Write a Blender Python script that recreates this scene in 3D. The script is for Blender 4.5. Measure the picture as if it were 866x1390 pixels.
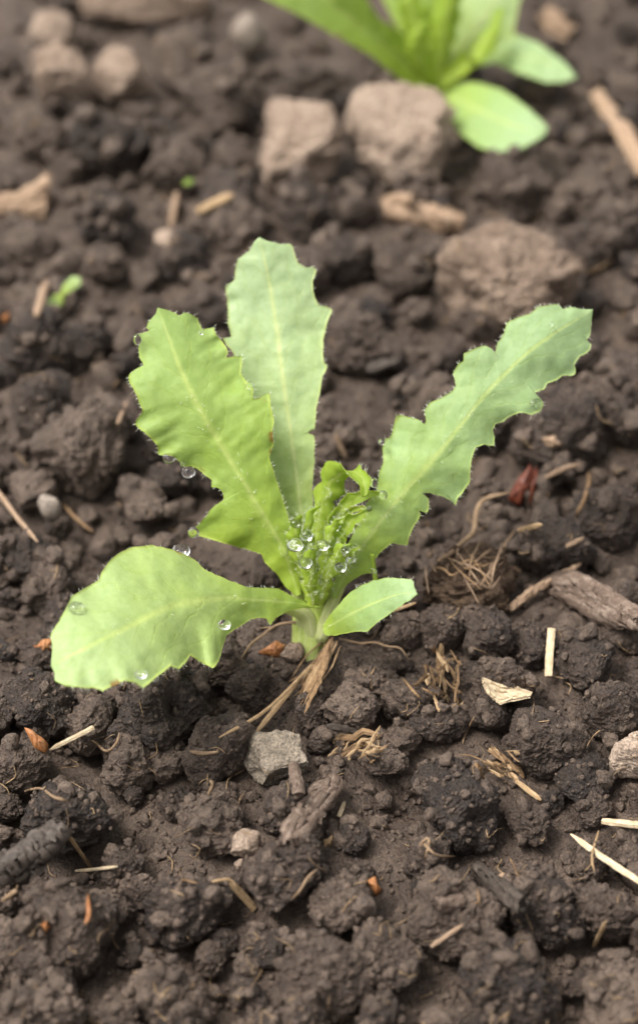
import bpy, bmesh, math, random
import numpy as np
from mathutils import Vector, Euler

random.seed(7); RNG = np.random.default_rng(11)
for o in list(bpy.data.objects): bpy.data.objects.remove(o)
sc = bpy.context.scene
COL = sc.collection
U = 0.01                                   # all builders work in centimetres

# ------------------------------------------------------------------ camera
PITCH = math.radians(42.0)
F = 3270.0                                 # focal length in photo pixels (photo 866 x 1390)
CAM = np.array((0.166, -34.9, 35.05))      # cm; the seedling's foot is the origin
FWD = np.array((0, math.cos(PITCH), -math.sin(PITCH)))
UPV = np.array((0, math.sin(PITCH), math.cos(PITCH)))
RGT = np.array((1.0, 0, 0))
cam_d = bpy.data.cameras.new('camera'); cam = bpy.data.objects.new('camera', cam_d); COL.objects.link(cam)
cam.location = CAM * U; cam.rotation_euler = (math.pi/2 - PITCH, 0, 0)
cam_d.sensor_fit = 'VERTICAL'; cam_d.sensor_height = 36.0; cam_d.lens = 36.0 * F / 1390.0
cam_d.clip_start = 0.01; cam_d.clip_end = 200
cam_d.dof.use_dof = True; cam_d.dof.focus_distance = 46.6 * U; cam_d.dof.aperture_fstop = 9.3
cam_d.dof.aperture_blades = 7
sc.camera = cam

# ------------------------------------------------------------------ world, sun, exposure (bright overcast)
SUN_EL, SUN_AZ = math.radians(63), math.radians(-92)     # azimuth from +Y (behind the plant), negative = to the left
w = bpy.data.worlds.new('World'); sc.world = w; w.use_nodes = True
nt = w.node_tree; bg = nt.nodes['Background']
sky = nt.nodes.new('ShaderNodeTexSky'); sky.sky_type = 'NISHITA'; sky.sun_disc = False
sky.sun_elevation = SUN_EL; sky.sun_rotation = SUN_AZ
sky.air_density = 1.0; sky.dust_density = 6.0; sky.ozone_density = 1.0
hs = nt.nodes.new('ShaderNodeHueSaturation'); hs.inputs['Saturation'].default_value = 0.07
nt.links.new(sky.outputs[0], hs.inputs['Color']); nt.links.new(hs.outputs[0], bg.inputs[0])
bg.inputs[1].default_value = 0.115
sun_d = bpy.data.lights.new('sun', 'SUN'); sun_d.energy = 1.5; sun_d.angle = math.radians(22); sun_d.color = (1, .95, .88)
sun = bpy.data.objects.new('sun', sun_d); COL.objects.link(sun)
sd = Vector((math.sin(SUN_AZ)*math.cos(SUN_EL), math.cos(SUN_AZ)*math.cos(SUN_EL), math.sin(SUN_EL)))
sun.rotation_euler = sd.to_track_quat('Z', 'Y').to_euler()
vs = sc.view_settings; vs.view_transform = 'Standard'; vs.look = 'None'; vs.gamma = 1; vs.use_curve_mapping = False
vs.exposure = 1.3
sc.render.engine = 'CYCLES'
cy = sc.cycles; cy.max_bounces = 8; cy.diffuse_bounces = 4; cy.glossy_bounces = 3; cy.transmission_bounces = 8
cy.transparent_max_bounces = 8; cy.use_denoising = True; cy.caustics_reflective = False

# ------------------------------------------------------------------ projection helpers
def raydir(px, py): return FWD + RGT*((px-433.0)/F) + UPV*((695.0-py)/F)
def at_k(px, py, k): return CAM + raydir(px, py)*k
def at_z(px, py, z=0.0):
    d = raydir(px, py); return CAM + d*((z-CAM[2])/d[2])
def pxs(p):                                   # photo pixels per cm at a point
    return F/float(np.dot(np.asarray(p)-CAM, FWD))
def project(p):
    q = np.asarray(p)-CAM; d = q@FWD
    return 433+F*(q@RGT)/d, 695-F*(q@UPV)/d

# ------------------------------------------------------------------ numpy noise
def _h(ix, iy, iz, s):
    h = (ix.astype(np.uint32)*np.uint32(374761393) + iy.astype(np.uint32)*np.uint32(668265263)
         + iz.astype(np.uint32)*np.uint32(2147483647) + np.uint32((s*1442695041) & 0xffffffff))
    h = (h ^ (h >> np.uint32(13)))*np.uint32(1274126177); h ^= h >> np.uint32(16)
    h = h*np.uint32(2246822519); h ^= h >> np.uint32(15)
    return h.astype(np.float64)/4294967295.0
def vnoise(p, s=0):                           # smooth value noise -1..1
    i = np.floor(p).astype(np.int64); f = p-i; f = f*f*f*(f*(f*6-15)+10)
    r = 0
    for dx in (0, 1):
        wx = f[:, 0] if dx else 1-f[:, 0]
        for dy in (0, 1):
            wy = f[:, 1] if dy else 1-f[:, 1]
            for dz in (0, 1):
                wz = f[:, 2] if dz else 1-f[:, 2]
                r = r + wx*wy*wz*_h(i[:, 0]+dx, i[:, 1]+dy, i[:, 2]+dz, s)
    return r*2-1
def fbm(p, s=0, o=4, g=.5):
    a, r = 1.0, 0
    for k in range(o): r = r+a*vnoise(p*2**k+k*17.3, s+k); a *= g
    return r
def bump(p, s=0, flat=False):                 # rounded cells with sharp creases, 0..1
    i = np.floor(p).astype(np.int64); best = np.full(len(p), 9.0)
    for dx in (-1, 0, 1):
        for dy in (-1, 0, 1):
            for dz in ((0,) if flat else (-1, 0, 1)):
                c = i+np.array((dx, dy, dz)); q = [c[:, j]+.12+.76*_h(c[:, 0], c[:, 1], c[:, 2], s+31*j+5) for j in range(3)]
                rad = .7+.6*_h(c[:, 0], c[:, 1], c[:, 2], s+911)
                d = (p[:, 0]-q[0])**2+(p[:, 1]-q[1])**2
                if not flat: d = d+(p[:, 2]-q[2])**2
                best = np.minimum(best, d/rad)
    return np.sqrt(np.clip(1-best/0.95, 0, 1))
def c3(x, y): return np.stack([x, y, np.zeros_like(x)], 1)

# ------------------------------------------------------------------ object helpers
ORG = {}
def mesh_data(name, V, Fc, mat=None, smooth=True, uv=None, attrs=None):
    me = bpy.data.meshes.new(name)
    V = np.asarray(V, float)
    Fc = np.asarray(Fc) if not isinstance(Fc, list) else Fc
    if isinstance(Fc, np.ndarray):
        n, m = Fc.shape
        me.vertices.add(len(V)); me.vertices.foreach_set('co', V.ravel())
        me.loops.add(n*m); me.loops.foreach_set('vertex_index', Fc.ravel().astype(np.int32))
        me.polygons.add(n); me.polygons.foreach_set('loop_start', np.arange(0, n*m, m, dtype=np.int32))
        me.polygons.foreach_set('loop_total', np.full(n, m, dtype=np.int32)); me.update(calc_edges=True); me.validate()
    else:
        me.from_pydata([tuple(v) for v in V], [], Fc); me.update()
    me.polygons.foreach_set('use_smooth', np.full(len(me.polygons), smooth))
    if attrs:
        for k, a in attrs.items():
            at = me.attributes.new(k, 'FLOAT', 'POINT'); at.data.foreach_set('value', np.asarray(a, dtype=np.float32))
    if mat: me.materials.append(mat)
    return me
def link(name, me, origin=(0, 0, 0), parent=None):
    o = bpy.data.objects.new(name, me); COL.objects.link(o)
    origin = np.asarray(origin, float); ORG[o.name] = origin
    if parent is not None:
        o.parent = parent; o.location = (origin-ORG[parent.name])*U
    else: o.location = origin*U
    return o
def obj(name, V, Fc, mat, parent=None, origin=None, **kw):
    V = np.asarray(V, float)
    if origin is None: origin = ORG[parent.name] if parent is not None else V.mean(0)
    return link(name, mesh_data(name, (V-origin)*U, Fc, mat, **kw), origin, parent)
def tag(o, label=None, cat=None, group=None, kind=None):
    for k, v in (('label', label), ('category', cat), ('group', group), ('kind', kind)):
        if v: o[k] = v
    return o
def empty(name, origin, label, cat, group=None):
    o = link(name, None, origin); o.empty_display_size = .005
    return tag(o, label, cat, group)
_ico = {}
def ico(sub):
    if sub not in _ico:
        bm = bmesh.new(); bmesh.ops.create_icosphere(bm, subdivisions=sub, radius=1)
        V = np.array([v.co[:] for v in bm.verts]); V /= np.linalg.norm(V, axis=1)[:, None]
        Fc = np.array([[v.index for v in f.verts] for f in bm.faces]); bm.free(); _ico[sub] = (V, Fc)
    V, Fc = _ico[sub]; return V.copy(), Fc.copy()

# ------------------------------------------------------------------ materials
def new_mat(name):
    m = bpy.data.materials.new(name); m.use_nodes = True
    t = m.node_tree; b = t.nodes['Principled BSDF']; return m, t, b
def N(t, typ, **kw):
    n = t.nodes.new(typ)
    for k, v in kw.items():
        if k in n.inputs: n.inputs[k].default_value = v
        else: setattr(n, k, v)
    return n
def noise(t, pos, scale, detail=4, rough=.6, dist=0):
    n = N(t, 'ShaderNodeTexNoise', Scale=scale, Detail=detail, Roughness=rough, Distortion=dist)
    t.links.new(pos, n.inputs['Vector']); return n.outputs['Fac']
def ramp(t, fac, stops):
    r = t.nodes.new('ShaderNodeValToRGB'); e = r.color_ramp.elements
    while len(e) > 1: e.remove(e[-1])
    e[0].position = stops[0][0]; e[0].color = (*stops[0][1], 1)
    for p, c in stops[1:]:
        x = e.new(p); x.color = (*c, 1)
    t.links.new(fac, r.inputs[0]); return r.outputs[0]
def math_n(t, op, a, b=None, c=None, clamp=False):
    n = t.nodes.new('ShaderNodeMath'); n.operation = op; n.use_clamp = clamp
    for i, v in enumerate((a, b, c)):
        if v is None: continue
        if isinstance(v, (int, float)): n.inputs[i].default_value = v
        else: t.links.new(v, n.inputs[i])
    return n.outputs[0]
def mixc(t, fac, a, b, mode='MIX'):
    n = t.nodes.new('ShaderNodeMix'); n.data_type = 'RGBA'; n.blend_type = mode
    for i, v in ((0, fac), (6, a), (7, b)):
        if isinstance(v, (int, float)): n.inputs[i].default_value = v
        elif isinstance(v, tuple): n.inputs[i].default_value = (*v, 1)
        else: t.links.new(v, n.inputs[i])
    return n.outputs[2]
def bumps(t, b, layers):
    prev = None
    for fac, st, dist in layers:
        n = N(t, 'ShaderNodeBump', Strength=st, Distance=dist*U)
        t.links.new(fac, n.inputs['Height'])
        if prev: t.links.new(prev, n.inputs['Normal'])
        prev = n.outputs[0]
    t.links.new(prev, b.inputs['Normal'])
def earth_mat(name, dark, mid, light, rough=(.55, .85), fine=1.0, spec=.35, speck=None, grain=1.0):
    m, t, b = new_mat(name)
    pos = t.nodes.new('ShaderNodeNewGeometry').outputs['Position']
    rnd = t.nodes.new('ShaderNodeObjectInfo').outputs['Random']
    big = noise(t, pos, 90, 4, .6); med = noise(t, pos, 420*grain, 5, .65); fin = noise(t, pos, 1700*grain, 3, .7)
    f = math_n(t, 'ADD', math_n(t, 'MULTIPLY', big, .5), math_n(t, 'MULTIPLY', med, .5))
    f = math_n(t, 'ADD', f, math_n(t, 'MULTIPLY', math_n(t, 'SUBTRACT', rnd, .5), .32))
    col = ramp(t, f, [(.3, dark), (.52, mid), (.74, light)])
    sp = ramp(t, fin, [(.36, (.62,)*3), (.5, (1, 1, 1)), (.68, (1.45, 1.4, 1.32))])
    col = mixc(t, 1.0, col, sp, 'MULTIPLY')
    if speck:
        s = noise(t, pos, 1100, 2, .5); sm = ramp(t, s, [(.69, (0, 0, 0)), (.73, (1, 1, 1))])
        col = mixc(t, math_n(t, 'MULTIPLY', sm, .8), col, speck)
    t.links.new(col, b.inputs['Base Color'])
    r = ramp(t, med, [(.35, (rough[0],)*3), (.65, (rough[1],)*3)]); t.links.new(r, b.inputs['Roughness'])
    b.inputs['Specular IOR Level'].default_value = spec
    bumps(t, b, [(med, .9*fine, .12), (noise(t, pos, 850*grain, 4, .7), .9*fine, .07), (fin, 1.0*fine, .035)])
    return m
M = {}
M['soil'] = earth_mat('soil', (.021, .0128, .0088), (.066, .0435, .0305), (.152, .109, .081), (.34, .78), 1.0, .5, (.17, .115, .075))
M['dry'] = earth_mat('dry_clod', (.17, .120, .088), (.345, .258, .197), (.47, .365, .285), (.8, .95), 1.0, .2)
M['stone'] = earth_mat('grey_tan_stone', (.15, .122, .092), (.32, .265, .205), (.45, .38, .30), (.7, .9), 1.0, .3, (.05, .045, .04))
M['pebble'] = earth_mat('pale_pebble', (.17, .135, .108), (.25, .207, .17), (.32, .27, .23), (.6, .8), .4, .35)
def fibre_mat(name, dark, mid, light, rough=.7, trans=0.0, scl=1.0):
    m, t, b = new_mat(name)
    pos = t.nodes.new('ShaderNodeTexCoord').outputs['Object']
    at = N(t, 'ShaderNodeAttribute', attribute_name='grain').outputs['Fac']
    a2 = N(t, 'ShaderNodeAttribute', attribute_name='along').outputs['Fac']
    cb = t.nodes.new('ShaderNodeCombineXYZ'); t.links.new(math_n(t, 'MULTIPLY', at, 14*scl), cb.inputs[0]); t.links.new(math_n(t, 'MULTIPLY', a2, 2.2), cb.inputs[1])
    st = noise(t, cb.outputs[0], 1.0, 4, .65); fin = noise(t, pos, 900, 4, .6)
    f = math_n(t, 'ADD', math_n(t, 'MULTIPLY', st, .6), math_n(t, 'MULTIPLY', fin, .4))
    t.links.new(ramp(t, f, [(.32, dark), (.5, mid), (.66, light)]), b.inputs['Base Color'])
    b.inputs['Roughness'].default_value = rough; b.inputs['Specular IOR Level'].default_value = .3
    bumps(t, b, [(st, .6, .03), (fin, .4, .015)])
    return m
M['straw'] = fibre_mat('straw', (.16, .095, .045), (.34, .225, .12), (.50, .37, .225))
M['pale_straw'] = fibre_mat('pale_straw', (.30, .215, .125), (.50, .39, .25), (.66, .55, .40))
M['brown_straw'] = fibre_mat('brown_straw', (.085, .047, .023), (.20, .12, .06), (.33, .215, .115))
M['root'] = fibre_mat('root', (.11, .068, .038), (.22, .145, .085), (.34, .235, .145))
M['bark'] = fibre_mat('bark', (.045, .028, .02), (.115, .079, .058), (.23, .178, .142), .8)
M['dark_wood'] = fibre_mat('dark_wood', (.022, .016, .012), (.05, .038, .030), (.095, .075, .06), .65)
M['tan_wood'] = fibre_mat('tan_wood', (.13, .08, .05), (.27, .18, .115), (.40, .29, .20), .75)
M['red_leaf'] = fibre_mat('red_leaf', (.04, .01, .006), (.10, .024, .012), (.22, .065, .03), .45)
M['orange_leaf'] = fibre_mat('orange_leaf', (.15, .052, .016), (.27, .108, .038), (.38, .21, .095), .45)

def leaf_mat(name, body, inner, glau, transl, amt_trans=.38, gl=.7):
    """body: mid blade, inner: towards the stalk, glau: waxy bloom near the tip"""
    m, t, b = new_mat(name); out = t.nodes['Material Output']
    A = lambda n: N(t, 'ShaderNodeAttribute', attribute_name=n).outputs['Fac']
    u, v = A('along'), A('across')                         # 0..1, -1..1
    pos = t.nodes.new('ShaderNodeTexCoord').outputs['Object']
    av = math_n(t, 'ABSOLUTE', v)
    n1 = noise(t, pos, 130, 4, .6); n2 = noise(t, pos, 900, 4, .65); n3 = noise(t, pos, 3200, 2, .5)
    uu = math_n(t, 'ADD', u, math_n(t, 'MULTIPLY', math_n(t, 'SUBTRACT', n1, .5), .5))
    col = ramp(t, uu, [(.08, inner), (.42, body), (.85, glau)])
    # blotches of bloom
    bl = ramp(t, n1, [(.42, (0, 0, 0)), (.68, (1, 1, 1))])
    col = mixc(t, math_n(t, 'MULTIPLY', bl, .25*gl), col, glau)
    # side veins leaving the midrib at a slant
    ph = math_n(t, 'SUBTRACT', math_n(t, 'MULTIPLY', u, 9.0), math_n(t, 'MULTIPLY', av, 2.2))
    ph = math_n(t, 'ADD', ph, math_n(t, 'MULTIPLY', n1, 1.6))
    sv = math_n(t, 'ABSOLUTE', math_n(t, 'SUBTRACT', math_n(t, 'FRACT', ph), .5))
    svm = ramp(t, sv, [(0, (1, 1, 1)), (.06, (0, 0, 0))])
    col = mixc(t, math_n(t, 'MULTIPLY', svm, .3), col, inner)
    wd = math_n(t, 'SUBTRACT', .14, math_n(t, 'MULTIPLY', u, .09))
    mr = math_n(t, 'SUBTRACT', 1.0, math_n(t, 'DIVIDE', av, wd), clamp=True)
    mid_c = (inner[0]*1.22+.06, inner[1]*1.12+.05, inner[2]*1.3+.09)
    col = mixc(t, math_n(t, 'MULTIPLY', mr, .8), col, mid_c)
    eg = ramp(t, math_n(t, 'ADD', av, math_n(t, 'MULTIPLY', n2, .03)), [(.955, (0, 0, 0)), (1.0, (1, 1, 1))])
    col = mixc(t, math_n(t, 'MULTIPLY', eg, .38), col, (inner[0]*1.5, inner[1]*1.25, inner[2]*1.2))
    f2 = ramp(t, n2, [(.33, (.89, .92, .87)), (.5, (1, 1, 1)), (.66, (1.07, 1.05, 1.08))])
    col = mixc(t, 1.0, col, f2, 'MULTIPLY')
    # a few rusty flecks at the very margin
    rs = noise(t, pos, 210, 1, .4)
    rm = math_n(t, 'MULTIPLY', ramp(t, rs, [(.70, (0, 0, 0)), (.74, (1, 1, 1))]), ramp(t, av, [(.86, (0, 0, 0)), (.95, (1, 1, 1))]))
    col = mixc(t, math_n(t, 'MULTIPLY', rm, .85), col, (.22, .09, .015))
    t.links.new(col, b.inputs['Base Color'])
    b.inputs['Roughness'].default_value = .52; b.inputs['Specular IOR Level'].default_value = .32
    bumps(t, b, [(n1, .12, .06), (math_n(t, 'SUBTRACT', 1.0, math_n(t, 'ADD', svm, math_n(t, 'MULTIPLY', mr, .7))), .22, .03), (noise(t, pos, 420, 3, .6), .3, .04), (n2, .45, .024), (n3, .3, .008)])
    tr = N(t, 'ShaderNodeBsdfTranslucent')
    t.links.new(mixc(t, .35, transl, col), tr.inputs['Color'])
    mx = N(t, 'ShaderNodeMixShader'); mx.inputs[0].default_value = amt_trans
    t.links.new(b.outputs[0], mx.inputs[1]); t.links.new(tr.outputs[0], mx.inputs[2]); t.links.new(mx.outputs[0], out.inputs[0])
    return m
TR = (.54, .74, .14)
M['leaf_pale'] = leaf_mat('leaf_pale', (0.362, 0.465, 0.187), (0.385, 0.472, 0.117), (0.378, 0.481, 0.257), TR)
M['leaf_green'] = leaf_mat('leaf_green', (0.285, 0.392, 0.07), (0.326, 0.428, 0.05), (0.294, 0.402, 0.122), TR, .42, .5)
M['leaf_blue'] = leaf_mat('leaf_blue', (0.301, 0.418, 0.15), (0.341, 0.449, 0.072), (0.317, 0.433, 0.215), TR)
M['leaf_low'] = leaf_mat('leaf_low', (0.365, 0.47, 0.145), (0.365, 0.481, 0.075), (0.381, 0.486, 0.21), TR)
M['leaf_young'] = leaf_mat('leaf_young', (0.281, 0.39, 0.047), (0.343, 0.437, 0.055), (0.296, 0.39, 0.078), (.6, .75, .1), .5, .2)
M['stem'] = leaf_mat('stem', (.46, .54, .15), (.50, .54, .22), (.42, .52, .10), (.6, .72, .15), .3, .3)
def simple(name, col, rough=.5, **kw):
    m, t, b = new_mat(name); b.inputs['Base Color'].default_value = (*col, 1); b.inputs['Roughness'].default_value = rough
    for k, v in kw.items(): b.inputs[k.replace('_', ' ')].default_value = v
    pos = t.nodes.new('ShaderNodeTexCoord').outputs['Object']
    bumps(t, b, [(noise(t, pos, 500, 2), .02, .01)])
    return m
M['hair'] = simple('hair', (.80, .84, .66), .4)
m, t, b = new_mat('water'); b.inputs['Base Color'].default_value = (1, 1, 1, 1); b.inputs['Roughness'].default_value = 0.0
b.inputs['IOR'].default_value = 1.333; b.inputs['Transmission Weight'].default_value = 1.0
M['water'] = m

# ------------------------------------------------------------------ soil bed (one sheet to the horizon)
def Hgt(x, y):
    p = c3(x, y)
    wp = p+c3(vnoise(p*.9, 71), vnoise(p*.9+9.1, 72))*.35
    r = np.hypot(x, y)
    low = .35*vnoise(p*.22, 3)+.22*vnoise(p*.5, 4)
    h = low*np.clip(r/3, .15, 1)
    h = h+.55*(bump(wp*.55, 21, True)-.7)+.34*(bump(wp*1.15+3, 22, True)-.6)+.17*(bump(wp*2.6+5, 23, True)-.5)
    h = h+.075*(bump(wp*5.5+1, 24, True)-.5)+.02*vnoise(p*11, 25)
    return h-.56+.48*np.exp(-(r/1.3)**2)
def axis(a, b_, step, far):
    core = np.arange(a, b_+1e-6, step); out = []; s = step*1.35; v = core[-1]
    while v < far: v += s; s *= 1.28; out.append(v)
    lo = []; s = step*1.35; v = core[0]
    while v > -far: v -= s; s *= 1.28; lo.append(v)
    return np.array(lo[::-1]+list(core)+out)
gx, gy = axis(-13, 13, .1, 6000), axis(-13, 34, .1, 6000)
X, Y = np.meshgrid(gx, gy); xs, ys = X.ravel(), Y.ravel()
zs = Hgt(xs, ys); far = np.clip(1-(np.hypot(xs, ys-10)-40)/60, 0, 1); zs = zs*far-.2*(1-far)
nx, ny = len(gx), len(gy); ii = (np.arange(ny-1)[:, None]*nx+np.arange(nx-1)[None, :]).ravel()
o = obj('ground', np.stack([xs, ys, zs], 1), np.stack([ii, ii+1, ii+nx+1, ii+nx], 1), M['soil'], origin=(0, 0, 0))
tag(o, 'dark moist crumbly garden soil bed', 'soil', kind='structure')

# ------------------------------------------------------------------ clods and stones
def lump(seed, sub=6, knob=1.0, cuts=6, ang=.85, ell=(.75, 1.2), fine=1.0, block=False):
    r = np.random.default_rng(seed); V, Fc = ico(sub)
    p = V*r.uniform(ell[0], ell[1], 3)
    hard = 14.0
    if block: cuts, hard = cuts+6, (34.0 if block == 'sharp' else 13.0)
    for ci in range(cuts):
        d = r.normal(size=3); d /= np.linalg.norm(d); m = r.uniform(.5, .85)
        if block:
            m = r.uniform(.72, .9)
            if ci < 6: d = d*.28+np.eye(3)[ci//2]*(1 if ci % 2 else -1); d /= np.linalg.norm(d); m = r.uniform(.52, .66) if block == 'sharp' else r.uniform(.55, .85)
        q = p@d-m; s = np.log1p(np.exp(np.clip(q*hard, -30, 30)))/hard; p = p-d*(s*ang)[:, None]
    n = p/np.linalg.norm(p, axis=1)[:, None]; off = r.uniform(0, 50, 3)
    q = p+off; wq = q+.22*np.stack([vnoise(q*2.1+k*7, seed+k) for k in range(3)], 1)
    d = .22*vnoise(q*1.3, seed)+knob*(.20*(bump(wq*1.5, seed)-.55)+.10*(bump(wq*3.3, seed+1)-.5))
    if sub >= 5:
        d = d+fine*(.10*fbm(wq*3.5, seed+5, 3)+.06*(bump(wq*6.5, seed+2)-.5)+.05*np.abs(vnoise(wq*9, seed+3))+.032*(bump(wq*14, seed+6)-.5)+.022*vnoise(q*20, seed+4))
        if sub >= 7: d = d+fine*.014*vnoise(q*38, seed+7)
    else: d = d+fine*(.16*vnoise(wq*2.6, seed+5)+.12*vnoise(wq*5.2, seed+3))
    p = p+n*d[:, None]
    p = p-(p.max(0)+p.min(0))/2
    return p/(np.abs(p).max()), Fc
CL = [mesh_data('soil_clod', lump(100+i, 6, .5+.6*(i % 4)/3, 4+i % 5, .9)[0], ico(6)[1], M['soil']) for i in range(16)]
CB = [mesh_data('soil_clod', lump(200+i, 7, .6+.6*(i % 3)/2, 4+i % 5, .85)[0], ico(7)[1], M['soil']) for i in range(5)]
def put(me, name, pos, scale, rot):
    o = bpy.data.objects.new(name, me); COL.objects.link(o); o.location = np.asarray(pos)*U
    o.scale = np.asarray(scale)*U; o.rotation_euler = rot; return o
rr = random.Random(5)
placed = []
CLODLAB = 'dark brown crumbly clod of moist soil lying in the bed'
def clod(px, py, wpx, label=None, sq=(1, 1, .95), sink=.25, cat='soil clod', hgt=None):
    p = at_z(px, py, 0); s = wpx/pxs(p)/2
    p = at_z(px, py, s*.25 if hgt is None else hgt)
    z = float(Hgt(np.array([p[0]]), np.array([p[1]]))[0])
    zc = max(z, -.38)+s*(.62-sink) if hgt is None else hgt
    p = at_z(px, py, zc)
    o = put(rr.choice(CB if wpx > 85 else CL), 'soil_clod', p, [s*q*1.12 for q in sq], (rr.uniform(-.5, .5), rr.uniform(-.5, .5), rr.uniform(0, 6.28)))
    tag(o, label or CLODLAB, cat, 'loose soil clods in the bed'); placed.append((p[0], p[1], s)); return o
def stone(name, px, py, wpx, hpx, mat, label, cat, seed, knob=.3, cuts=9, ang=.95, fine=.6, rot=None, lift=.42, deep=1.0, sub=6, block=False):
    p0 = at_z(px, py, 0); s = pxs(p0); a, b_ = wpx/s/2, hpx/s/2
    V, Fc = lump(seed, sub, knob, cuts, ang, (.85, 1.1), fine, block)
    V = V/np.abs(V).max(0)                                   # fill the box of its own size
    hz = b_*1.02; dy = min(a, b_*1.25)*deep
    z = float(Hgt(np.array([p0[0]]), np.array([p0[1]]))[0]); zc = max(z*.5, 0)+hz*lift; placed.append((p0[0], p0[1]+hz*.3, a*.9))
    p = at_z(px, py, zc)
    V = V*np.array((a, dy, hz))
    if rot:
        c, s_ = math.cos(rot), math.sin(rot); V = V@np.array(((c, s_, 0), (-s_, c, 0), (0, 0, 1)))
    o = link(name, mesh_data(name, V*U, Fc, mat), p); return tag(o, label, cat)
stone('stone', 692, 380, 200, 130, M['dry'], 'large rough pinkish brown stone behind the toothed leaf tip', 'stone', 431, .4, 5, .8, 1.2, lift=.6)
stone('stone', 405, 196, 118, 100, M['dry'], 'blocky tan stone beside the bigger tan block', 'stone', 403, .25, 4, .95, .9, block=True, rot=.3)
stone('stone', 538, 186, 148, 128, M['dry'], 'big blocky tan stone at the foot of the blurred plant', 'stone', 404, .25, 4, .95, .9, block=True, rot=-.2)
stone('stone', 88, 112, 85, 100, M['dry'], 'upright tan stone touching a rounder tan stone', 'stone', 405, .25, 4, .95, .8, block=True)
stone('stone', 163, 104, 82, 76, M['dry'], 'slanted pale brown stone leaning by the upright tan stone', 'stone', 406, .15, 4, .95, .8, block=True, rot=.6)
stone('stone', 72, 40, 62, 52, M['dry'], 'small round pinkish stone behind the upright tan stone', 'stone', 407, .15)
stone('pebble', 337, 50, 48, 66, M['pebble'], 'smooth pale grey oval pebble standing on edge', 'pebble', 408, .05, 4, .6, .15, sub=5)
stone('stone', 195, 2, 180, 62, M['dry'], 'long flat tan slab of dry clay', 'stone', 409, .2)
stone('stone', 377, 1029, 84, 58, M['stone'], 'angular grey and tan stone with dark pits', 'stone', 423, .07, 5, 1.0, .5, rot=.5, lift=.85, block='sharp')
stone('stone', 335, 1146, 45, 44, M['dry'], 'small round tan lump beside the bark chip', 'stone', 411, .35, 5, lift=1.5, sub=5)
stone('pebble', 327, 1173, 18, 16, M['dry'], 'tiny tan pebble under the small round lump', 'pebble', 412, .2, sub=4, lift=3.0)
stone('pebble', 68, 688, 32, 40, M['pebble'], 'smooth pale grey pebble beside a curved straw', 'pebble', 413, .05, 5, .8, .15, lift=.75, sub=5)
stone('stone', 856, 1024, 60, 84, M['dry'], 'pale tan stone half hidden among dark clods', 'stone', 414, .15, 4, .95, lift=.6, block=True)
stone('pebble', 130, 482, 22, 20, M['dry'], 'tiny pinkish pebble on dark soil behind the broad leaf', 'pebble', 415, .1, sub=4, lift=.9)
stone('pebble', 226, 328, 34, 30, M['dry'], 'small pale brown pebble behind the tallest leaf', 'pebble', 416, .1, sub=4, lift=.9)
stone('pebble', 397, 884, 34, 26, M['dry'], 'little grey brown pebble against the stem foot', 'pebble', 417, .2, sub=5, lift=.9)
stone('pebble', 682, 1192, 14, 17, M['tan_wood'], 'tiny amber grain beside the dark wood splinter', 'pebble', 418, .05, 3, .6, .1, sub=4, lift=1.6)
stone('pebble', 782, 560, 20, 16, M['dry'], 'tiny pink pebble under the serrated leaf tip', 'pebble', 419, .1, sub=4, lift=1.)
M['peat'] = earth_mat('peat', (.095, .062, .041), (.225, .152, .102), (.39, .28, .195), (.8, .95), 1.4, .2)
stone('peat_lump', 640, 790, 138, 96, M['peat'], 'fibrous brown lump of half rotted stalks and soil', 'clod', 420, 1.0, 4, .8, 1.9, lift=.7)

# large clods one can find in the photograph
for a in [(95, 1110, 150), (385, 1180, 150), (285, 1120, 110), (620, 1095, 150), (740, 1010, 120), (560, 955, 85), (660, 960, 90),
          (215, 960, 170), (300, 1020, 120), (120, 985, 100), (480, 965, 80), (735, 1235, 150), (620, 1250, 170), (250, 1235, 150),
          (90, 1270, 200), (460, 1230, 120), (830, 1240, 130), (440, 1330, 160), (690, 1340, 170), (230, 1350, 150), (60, 1370, 160), (850, 1360, 140),
          (385, 1095, 90), (520, 1030, 75), (585, 1165, 100), (800, 1180, 90), (545, 1010, 62), (795, 1060, 90), (830, 960, 100),
          (555, 1260, 80), (170, 1180, 90), (60, 960, 120), (30, 1040, 110), (720, 1120, 70), (180, 1040, 95),
          (490, 465, 130), (545, 375, 95), (110, 610, 150), (240, 600, 100), (200, 690, 70), (230, 655, 80), (60, 560, 110), (830, 560, 150),
          (760, 590, 140), (720, 520, 90), (640, 590, 90), (590, 560, 100), (470, 350, 100), (250, 350, 90), (140, 300, 110), (60, 470, 110),
          (820, 700, 130), (750, 750, 110), (660, 860, 90), (600, 850, 80), (545, 860, 70), (510, 930, 75), (790, 900, 90), (850, 850, 90),
          (140, 200, 120), (240, 230, 100), (60, 190, 100), (320, 310, 90), (420, 290, 100), (300, 140, 110), (250, 90, 100), (700, 250, 110),
          (820, 330, 100), (800, 270, 90), (120, 470, 90), (150, 830, 70), (70, 800, 90), (30, 760, 90), (300, 900, 90), (340, 930, 80)]:
    clod(a[0], a[1], a[2]*(.74 if a[1] > 1140 else .85 if a[1] > 850 else .9), sink=.02 if a[1] > 850 else .12)
n_big = len(placed)
tries = 0
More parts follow.
